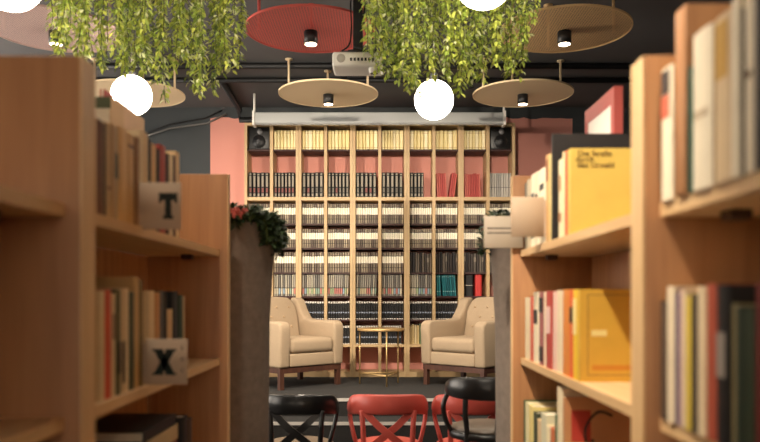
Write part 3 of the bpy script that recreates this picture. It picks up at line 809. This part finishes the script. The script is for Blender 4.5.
CM = {}
def cover_mat(c, noise=.12):
    if c not in CM: CM[c] = mat('book cover %d %d %d' % c, c, .55, noise=noise, scale=14)
    return CM[c]
def book(side, z, xs, ynear, yfar, h, depth, col, label, marks=(), lean=0.0, group=None, name='book'):
    """upright book, spine to the aisle; marks=[(z0,z1,colour)] fractions of the spine"""
    s = 1 if side == 'R' else -1
    th = (yfar-ynear)-.0012
    t = empty(name, (xs, (ynear+yfar)/2, z+.0005), label, 'book', group)
    if lean:
        t.rotation_euler = (lean, 0, 0); t.location.z += abs(math.sin(lean))*th/2
    bt = min(.0026, th*.16)
    X = lambda a, b: tuple(sorted((s*a, s*b)))
    mb = MB()
    prof = [(.004, -th/2), (.001, -th*.36), (0, -th*.15), (0, th*.15), (.001, th*.36), (.004, th/2), (depth, th/2), (depth, th/2-bt), (.007, th/2-bt), (.005, 0), (.007, -th/2+bt), (depth, -th/2+bt), (depth, -th/2)]
    mb.prism([(s*a, b) for a, b in prof], 'Z', 0, h)
    mb.build('cover', cover_mat(col), t)
    xa, xb = X(.0075, depth-.004)
    MB().box(xa, xb, -th/2+bt, th/2-bt, .003, h-.004).build('pages', PAGES, t)
    for z0, z1, c in marks:
        xa, xb = X(-.0006, .0003)
        MB().box(xa, xb, -th*.34, th*.34, h*z0, h*z1).build('spine_label', cover_mat(c, 0.0), t)
    return t
def yat(xs, px): return abs(xs)*F/abs(px-380)

SXL, SXR = -.584, .517
def run(side, level, spec, where, group, xs, depth=(.13, .17), frm='near panel'):
    """spec: (pxA, pxB, height, colour, words, marks, lean)"""
    n = len(spec)
    z = LV[level]
    for k, sp in enumerate(spec):
        pa, pb, h, c, words = sp[:5]; marks = sp[5] if len(sp) > 5 else (); lean = sp[6] if len(sp) > 6 else 0
        ya, yb = sorted((yat(xs, pa), yat(xs, pb)))
        dp = random.uniform(*depth)
        lab = '%s, %s on %s' % (words, ORD[k], where)
        book(side, z, xs+random.uniform(0, .004)*(1 if side == 'R' else -1), ya, yb, h, dp, c, lab, marks, lean, group)

# --- left upper shelf (T sign); from the near end to the far end
TAN = (198, 164, 116); CREAM = (226, 206, 166); BROWN = (112, 72, 48)
run('L', 0, [
    (96, 99, .200, (180, 140, 96), 'tan book'),
    (99, 102.5, .200, (92, 34, 28), 'dark red book'),
    (102.5, 104.5, .198, (170, 136, 96), 'slim tan book'),
    (104.5, 107.5, .199, (44, 34, 30), 'black book'),
    (107.5, 112, .206, TAN, 'tan book', ((.3, .33, BROWN),)),
    (112, 116, .207, (186, 150, 104), 'ochre book'),
    (116, 120.5, .208, (176, 150, 110), 'tan book with dark title', ((.45, .72, (60, 66, 48)),)),
    (120.5, 129, .214, (214, 170, 110), 'thick honey book'),
    (129, 137, .214, (206, 162, 104), 'thick ochre book', ((.85, .88, BROWN),)),
    (137, 141, .216, (150, 108, 72), 'brown book'),
    (141, 144, .238, CREAM, 'cream book'),
    (144, 149.5, .240, (216, 186, 140), 'tall pale book'),
    (149.5, 152, .232, (40, 34, 32), 'black book'),
    (152, 158.5, .226, (214, 170, 112), 'honey book'),
    (158.5, 161.5, .222, (50, 36, 30), 'dark book'),
    (161.5, 167, .238, (170, 58, 42), 'red book'),
    (167, 170, .225, (64, 48, 40), 'dark brown book'),
    (170, 174, .228, CREAM, 'cream book'),
    (174, 177, .232, (96, 56, 40), 'brown book'),
    (177, 181, .250, (220, 188, 140), 'tall tan book'),
], 'left upper shelf from near end', 'books on the left upper shelf', SXL, (.09, .122))
# big format things behind them
def slab_book(loc, size, col, label, name='large_book', marks=None, pagecol=None):
    """large book standing parallel to the aisle or facing the camera: size = (dx, dy, dz)"""
    t = empty(name, loc, label, 'book')
    dx, dy, dz = size
    c = cover_mat(col)
    if dx < dy:
        sg = .003
        MB().box(-dx/2, -dx/2+sg, -dy/2, dy/2, 0, dz).box(dx/2-sg, dx/2, -dy/2, dy/2, 0, dz).box(-dx/2+sg, dx/2-sg, dy/2-sg, dy/2, 0, dz).build('cover', c, t)
        MB().box(-dx/2+sg, dx/2-sg, -dy/2+.004, dy/2-sg, .003, dz-.003).build('pages', pagecol or PAGES, t)
    else:
        sg = min(.003, dy*.2)
        MB().box(-dx/2, dx/2, -dy/2, -dy/2+sg, 0, dz).box(-dx/2, dx/2, dy/2-sg, dy/2, 0, dz).box(-dx/2, -dx/2+sg, -dy/2+sg, dy/2-sg, 0, dz).build('cover', c, t)
        MB().box(-dx/2+sg, dx/2-.004, -dy/2+sg, dy/2-sg, .003, dz-.003).build('pages', pagecol or PAGES, t)
    return t
slab_book((-.80, 2.327, LV[0]+.0005), (.035, .255, .418), (206, 168, 128), 'tall pale brown album standing behind books on left upper shelf', pagecol=mat('rosy page edges', (196, 128, 104), .8))
o = slab_book((-.746, 2.02, LV[0]+.0005), (.056, .10, .366), (196, 158, 112), 'tall tan book with dark green band on left upper shelf')
MB().box(-.0282, .0282, -.0503, -.0497, .333, .364).build('cover_band', cover_mat((66, 72, 40)), o)
slab_book((-.795, 2.15, LV[0]+.0005), (.014, .07, .425), (170, 48, 40), 'slim red book top peeking above the green banded book')

# --- signs on flags between the books
CARD2 = mat('blank card', (172, 150, 126), .7)
def flag_sign(side, level, px0, px1, py0, py1, xs, letter, lcx, lcy, lsize, label, double=True):
    pin = px0 if side == 'L' else px1
    Y = yat(xs, pin)
    X0, X1 = (px0-380)*Y/F, (px1-380)*Y/F; Z1, Z0 = CAMZ+(297-py0)*Y/F, CAMZ+(297-py1)*Y/F
    t = empty('shelf_sign', ((X0+X1)/2, Y, Z0), label, 'sign', None)
    w2 = (X1-X0)/2
    MB().rbox(-w2, w2, -.0015, .0015, 0, Z1-Z0, .0008, 1).build('card', CARD if letter else CARD2, t)
    xo = (w2, w2+.05) if side == 'R' else (-w2-.05, -w2)
    MB().box(min(xo), max(xo), -.0008, .0008, .004, Z1-Z0-.01).build('insert', CARD, t)
    return t, ((lcx-380)*Y/F-t.location.x, -.0018, CAMZ+(297-lcy)*Y/F-Z0), Y
def block_letter(t, loc, Y, letter, w_px, h_px):
    """heavy slab letters T / X built as solid shapes"""
    W, H = w_px*Y/F, h_px*Y/F
    mb = MB()
    th = .0007
    if letter == 'T':
        mb.box(-W/2, W/2, -th, 0, H*.22, H/2).box(-W*.17, W*.17, -th, 0, -H/2, H*.22)
        mb.box(-W/2, -W*.34, -th, 0, H*.12, H*.22).box(W*.34, W/2, -th, 0, H*.12, H*.22).box(-W*.28, W*.28, -th, 0, -H/2, -H*.38)
    else:
        for s in (-1, 1):
            mb.prism([(s*-W*.46, H/2), (s*-W*.10, H/2), (s*W*.46, -H/2), (s*W*.10, -H/2)], 'Y', -th, 0)
        for sz in (-1, 1):
            for s in (-1, 1):
                za, zb = sorted((sz*H/2, sz*H*.42)); xa, xb = sorted((s*W*.05, s*W*.5))
                mb.box(xa, xb, -th*1.1, 0, za, zb)
    q = mb.build('letter', INK, t); q.location = loc
t, o, Y = flag_sign('L', 0, 139.5, 181, 182.5, 229.5, SXL, 'T', 168.3, 206, 1, 'beige shelf sign with a dark letter T on left upper shelf')
block_letter(t, o, Y, 'T', 18.5, 26)
t, o, Y = flag_sign('L', 1, 145, 187.5, 339, 384.5, SXL, 'X', 164.5, 362, 1, 'beige shelf sign with a dark letter X on left middle shelf')
block_letter(t, o, Y, 'X', 24, 26)
m_ = MB()
for k in range(3): m_.box(.038, .041, -.0022, -.0014, .03+.028*k, .04+.028*k)
m_.build('mark', mat('grey print', (110, 100, 90), .7), t)
flag_sign('R', 0, 511, 544, 197, 237, SXR, None, 0, 0, 0, 'blank beige shelf sign on right upper shelf')
# sign with two lines of print fixed at the far end panel
Y = 2.672
t = empty('shelf_sign', ((503.5-380)*Y/F, Y, CAMZ+(297-248)*Y/F), 'grey beige sign with two printed lines beside the right felt planter', 'sign')
MB().rbox(-.0705, .0705, -.0015, .0015, 0, .1157, .0008, 1).build('card', mat('grey card', (186, 172, 154), .7), t)
pr = random.Random(2)
m_ = MB()
for zz, xe in ((.068, .050), (.051, .045)):
    x = -.058
    while x < xe:
        wdt = pr.uniform(.003, .007); m_.box(x, x+wdt, -.0021, -.0014, zz, zz+.0065); x += wdt+.0014
m_.build('print', mat('dark print', (70, 62, 56), .7), t)

# --- left middle shelf (X sign)
run('L', 1, [
    (98, 102, .232, (206, 180, 138), 'cream book'),
    (102, 107, .234, (220, 196, 152), 'pale cream book'),
    (107, 113.5, .236, (208, 84, 56), 'orange red book'),
    (113.5, 118, .228, (216, 190, 146), 'cream book with small print', ((.55, .8, (140, 110, 80)),)),
    (118, 122, .236, (96, 92, 62), 'olive book', ((.2, .5, (48, 36, 30)),)),
    (122, 126, .238, (204, 176, 134), 'tan book', ((.1, .5, (70, 52, 40)),)),
    (126, 131, .240, (222, 198, 156), 'cream book'),
    (131, 136, .232, (70, 72, 52), 'dark green book'),
    (136, 141, .268, (196, 160, 106), 'tall tan book'),
    (141, 145, .262, (126, 104, 64), 'tall olive tan book'),
    (145, 150.5, .234, (190, 164, 122), 'beige book'),
    (150.5, 156.5, .236, (224, 198, 152), 'cream book'),
    (156.5, 161.5, .232, (196, 140, 86), 'light brown book'),
    (161.5, 166, .236, (78, 76, 74), 'grey book'),
    (166, 168.5, .236, (34, 30, 30), 'black book'),
    (168.5, 174.5, .186, (208, 172, 124), 'short tan book'),
    (174.5, 180, .236, (30, 32, 34), 'black book'),
    (180, 184, .226, (40, 62, 50), 'dark green book'),
    (184, 186.5, .222, (186, 160, 118), 'leaning tan book', (), .0),
], 'left middle shelf from near end', 'books on the left middle shelf', SXL)

# --- left lower shelf: lying stacks
def lying(side, xs, y0, y1, z, th, depth, col, label, group):
    s = 1 if side == 'R' else -1
    t = empty('book', (xs, (y0+y1)/2, z+.0004), label, 'book', group)
    L = (y1-y0)/2; bt = .003
    X = lambda a, b: tuple(sorted((s*a, s*b)))
    a, b = X(0, depth); mb = MB().box(a, b, -L, L, 0, bt).box(a, b, -L, L, th-.0008-bt, th-.0008)
    a, b = X(0, .003); mb.box(a, b, -L, L, bt, th-.0008-bt); mb.build('cover', cover_mat(col), t)
    a, b = X(.0035, depth-.004); MB().box(a, b, -L+.004, L-.004, bt, th-.0008-bt).build('pages', PAGES, t)
sr = random.Random(8)
for nm, ya, yb, hs in (('nearer', 1.60, 1.84, [.030, .026, .034, .024, .030, .026, .028, .026]), ('farther', 1.90, 2.20, [.040, .035, .045, .03, .04, .045, .030])):
    z = LV[2]; n = len(hs)
    cols = [(60, 44, 36), (150, 112, 76), (30, 28, 28), (186, 150, 104), (44, 36, 34), (110, 52, 40), (196, 170, 128), (26, 25, 26)][-n:]
    for k, h_ in enumerate(hs):
        d = sr.uniform(-.012, .012)
        lying('L', SXL-.01-abs(d), ya+d, yb+d, z, h_, .19, cols[k], '%s book from the bottom of the %s stack on left lower shelf' % (ORD[k], nm), 'lying books on the left lower shelf')
        z += h_
run('L', 2, [(184, 189, .25, (32, 28, 28), 'black book'), (189, 193, .235, (70, 54, 44), 'brown book')], 'left lower shelf past the lying stacks', 'books on the left lower shelf', SXL)

# --- right upper shelf
run('R', 0, [
    (523.2, 526, .236, (120, 112, 96), 'grey book'),
    (526, 529.5, .240, (196, 180, 150), 'pale grey book', ((.6, .75, (60, 66, 60)),)),
    (529.5, 533.5, .247, (232, 220, 190), 'white book', ((.62, .74, (54, 60, 66)), (.12, .2, (60, 90, 70)))),
    (533.5, 537.5, .244, (222, 208, 178), 'cream book', ((.5, .7, (70, 60, 50)),)),
    (537.5, 543.5, .242, (236, 224, 194), 'thick white book', ((.15, .22, (60, 100, 84)), (.72, .8, (50, 50, 50)))),
    (544, 547.5, .272, (204, 160, 108), 'tall light brown book', ((.7, .95, (150, 96, 60)),)),
    (547.5, 551, .266, (226, 196, 130), 'tall straw book'),
    (551, 553.2, .262, (236, 220, 180), 'tall cream book'),
    (557.5, 561.6, .224, (234, 218, 178), 'cream book with brown marks', ((.2, .32, (150, 100, 60)), (.6, .8, (176, 140, 100)))),
    (561.6, 563.4, .240, (230, 206, 156), 'pale book'),
    (563.4, 567.5, .236, (214, 80, 52), 'bright red book'),
], 'right upper shelf from the far end', 'books on the right upper shelf', SXR)
YELB = (220, 188, 92)
yn = yat(SXR, 567.5)-.004
t = slab_book((SXR+.0925, yn-.015, LV[0]+.0005), (.185, .03, .233), YELB, 'yellow hardback with dark title facing out on right upper shelf', name='book')
for txt, px, py, sz in (('Die Straße', 585, 153.6, .0215), ('durch', 578, 159.4, .0215), ('den Urwald', 585.5, 165.2, .0215)):
    yy = yn-.03; X = (px-380)*yy/F-t.location.x; Z = CAMZ+(297-py)*yy/F-t.location.z
    X = {'Die Straße': -.027, 'durch': -.055, 'den Urwald': -.025}[txt]
    text_mesh(txt, sz, mat('brown ink', (70, 44, 26), .7), 'title', t, Matrix.Translation((X, -.0156, Z)) @ Matrix.Rotation(PI/2, 4, 'X'))
yb = 2.23
slab_book((.517+.122, yb+.03, LV[0]+.0005), (.244, .016, .322), (30, 26, 25), 'large black book standing behind the yellow hardback') if False else None
def board(loc, sx, sy, sz, label): pass
bb = slab_book((.635, 2.19, LV[0]+.0005), (.25, .018, .312), (32, 27, 26), 'large thin black book standing behind the upper yellow hardback')
# framed board at the back of the shelf
t = empty('framed_board', (.742, 2.509, LV[0]+.0005), 'white board in red frame standing behind black book, right upper shelf', 'picture')
Hh, Ll = .499, .166
RF = mat('red frame', (168, 76, 68), .5)
MB().box(0, .028, -Ll, Ll, 0, .05).box(0, .028, -Ll, Ll, Hh-.05, Hh).box(0, .028, -Ll, -Ll+.035, .05, Hh-.05).box(0, .028, Ll-.035, Ll, .05, Hh-.05).build('frame', RF, t)
MB().box(.002, .024, -Ll+.035, Ll-.035, .05, Hh-.05).build('sheet', mat('poster white', (236, 224, 214), .7), t)
MB().prism([(-.08, .30), (-.02, .335), (.03, .325), (.06, .36), (.02, .345), (-.03, .352)], 'X', .0012, .002).build('print', mat('pale rose print', (220, 170, 160), .7), t)

# --- right middle shelf
run('R', 1, [
    (524, 529, .218, (222, 204, 168), 'cream book'),
    (529, 532, .222, (200, 92, 66), 'orange red book'),
    (532, 537.5, .236, (234, 218, 186), 'white book', ((.55, .75, (40, 36, 34)),)),
    (537.5, 542.5, .236, (156, 88, 84), 'dusky pink book', ((.72, .92, (30, 28, 28)), (.05, .25, (50, 40, 40)))),
    (542.5, 545, .236, (226, 206, 172), 'slim cream book'),
    (545, 551, .238, (178, 66, 54), 'red book', ((.45, .8, (226, 190, 180)),)),
    (551, 554.5, .236, (226, 186, 170), 'pale pink book', (), .02),
    (554.5, 561, .238, (232, 212, 180), 'cream book', (), .02),
    (561, 568, .240, (216, 132, 58), 'orange book', (), .015),
    (568, 572, .240, (220, 96, 52), 'red orange book with black label', ((.62, .8, (40, 34, 30)),)),
    (572, 577, .240, (236, 194, 58), 'yellow book', ((.5, .9, (240, 220, 150)),)),
], 'right middle shelf from the far end', 'books on the right middle shelf', SXR)
yn2 = yat(SXR, 577)-.003
t = slab_book((SXR+.082, yn2-.012, LV[1]+.0005), (.163, .024, .239), (218, 172, 64), 'yellow framed-cover book facing out on right middle shelf', name='book')
ln = MB()
for a, b, c, d in ((-.062, .066, .016, .018), (-.062, .066, .224, .226), (-.062, -.060, .018, .224), (.064, .066, .018, .224)): ln.box(a, b, -.0124, -.0119, c, d)
ln.build('cover_border', cover_mat((150, 110, 60)), t)
MB().box(-.05, .056, -.0124, -.0119, .03, .043).build('cover_band', cover_mat((212, 140, 44)), t)
MB().box(-.052, -.012, -.0124, -.0119, .118, .134).build('cover_label', cover_mat((244, 226, 150)), t)

# --- right lower shelf
run('R', 2, [
    (523, 524.7, .238, (74, 92, 60), 'green book'),
    (524.7, 528, .236, (216, 206, 160), 'cream book'),
    (528, 532.5, .236, (224, 204, 130), 'pale yellow book'),
    (532.5, 535.5, .222, (60, 66, 44), 'dark green book'),
    (535.5, 540, .206, (216, 186, 140), 'short tan book'),
    (540, 545, .238, (206, 200, 170), 'grey cream book', ((.0, .6, (170, 176, 130)),)),
    (545, 549.5, .210, (236, 220, 180), 'short white book'),
    (549.5, 553, .214, (196, 110, 70), 'orange book'),
    (553, 555.5, .26, (70, 104, 74), 'green book'),
    (555.5, 560.5, .348, (230, 212, 176), 'very tall cream book', ((.1, .5, (60, 96, 70)),)),
], 'right lower shelf from the far end', 'books on the right lower shelf', SXR)
yn3 = yat(SXR, 561)-.002
t = slab_book((SXR+.108, yn3-.012, LV[2]+.0005), (.205, .022, .325), (196, 138, 92), 'brown and red picture book facing out on right lower shelf', name='book')
MB().box(-.085, -.03, -.0114, -.0109, .12, .29).build('cover_patch', cover_mat((176, 52, 40)), t)
MB().tube(smooth_path([(-.04, -.0112, .18), (-.045, -.0112, .24), (-.01, -.0112, .285), (.03, -.0112, .275)]), .004, 6).build('cover_drawing', cover_mat((44, 30, 26)), t)
bl = MB(); q = random.Random(6)
for k in range(9):
    x = -.03+k*.013; z = .17+q.uniform(-.012, .012); bl.box(x, x+.009, -.0116, -.0109, z, z+q.uniform(.012, .035))
bl.build('cover_print', cover_mat((50, 32, 28)), t)
book('R', LV[2], SXR, yn3-.075, yn3-.03, .20, .12, (206, 190, 110), 'short yellow green book before the picture book, right lower shelf')

# --- nearest right bookcase
WH = (230, 212, 178)
run('R', 0, [
    (659.5, 671, .235, (232, 218, 188), 'white red labelled book', ((.80, .98, (60, 50, 46)), (.62, .79, (196, 96, 70)))),
], 'nearest right upper shelf behind wooden divider', 'books on the nearest right upper shelf', .505)
yd0, yd1 = yat(.505, 685), yat(.505, 674.5)
dv = empty('shelf_divider', (.505, (yd0+yd1)/2, LV[0]+.0005), 'tall wooden divider standing among books on nearest right upper shelf', 'divider')
MB().rbox(0, .235, -(yd1-yd0)/2, (yd1-yd0)/2-.001, 0, .316, .003, 2).build('panel', BEECH_Z, dv)
run('R', 0, [
    (687.3, 690.5, .205, (44, 92, 76), 'slim green book'),
    (690.5, 710, .250, (232, 218, 190), 'thick white book', ((.45, .5, (190, 170, 140)),)),
    (710, 712.5, .245, (150, 118, 84), 'slim brown book'),
    (712.5, 730, .247, (216, 188, 146), 'thick tan book with gold block', ((.62, .96, (196, 150, 62)),)),
    (730, 738, .255, (234, 220, 192), 'white book'),
    (738, 741, .235, (48, 42, 38), 'black book'),
    (741, 752, .262, (228, 212, 182), 'tall white book', ((.5, .54, (120, 96, 70)),)),
    (752, 760, .25, (56, 48, 42), 'dark book'),
    (760, 775, .26, (206, 180, 140), 'tan book at the picture edge'),
], 'nearest right upper shelf before the wooden divider', 'books on the nearest right upper shelf', .505)
run('R', 1, [
    (657.5, 665, .212, (84, 66, 54), 'dark brown book'),
    (665, 672.5, .238, (226, 208, 176), 'white book'),
    (672.5, 677, .226, (104, 80, 110), 'purple book'),
    (677, 680.5, .232, (222, 190, 170), 'pale pink book'),
    (680.5, 684, .228, (214, 196, 160), 'cream book'),
    (684, 690, .220, (216, 186, 60), 'yellow book'),
    (690, 695.5, .225, (70, 60, 52), 'dark brown book'),
    (695.5, 703.5, .236, (226, 204, 166), 'cream book'),
    (703.5, 713.5, .240, (178, 84, 62), 'brick red book'),
    (713.5, 726, .238, (30, 28, 28), 'black book with white label', ((.42, .7, (150, 140, 130)),)),
    (728.5, 733, .210, (150, 136, 96), 'olive tan book'),
    (733, 744, .206, (40, 54, 40), 'dark green book'),
    (744, 753.5, .206, (52, 66, 46), 'moss green book'),
    (753.5, 764, .238, (120, 40, 40), 'dark red book'),
    (764, 780, .23, (60, 50, 44), 'brown book at the picture edge'),
], 'nearest right middle shelf from the panel', 'books on the nearest right middle shelf', .505)
print('wall books', wall_count, 'objects', len(D.objects))
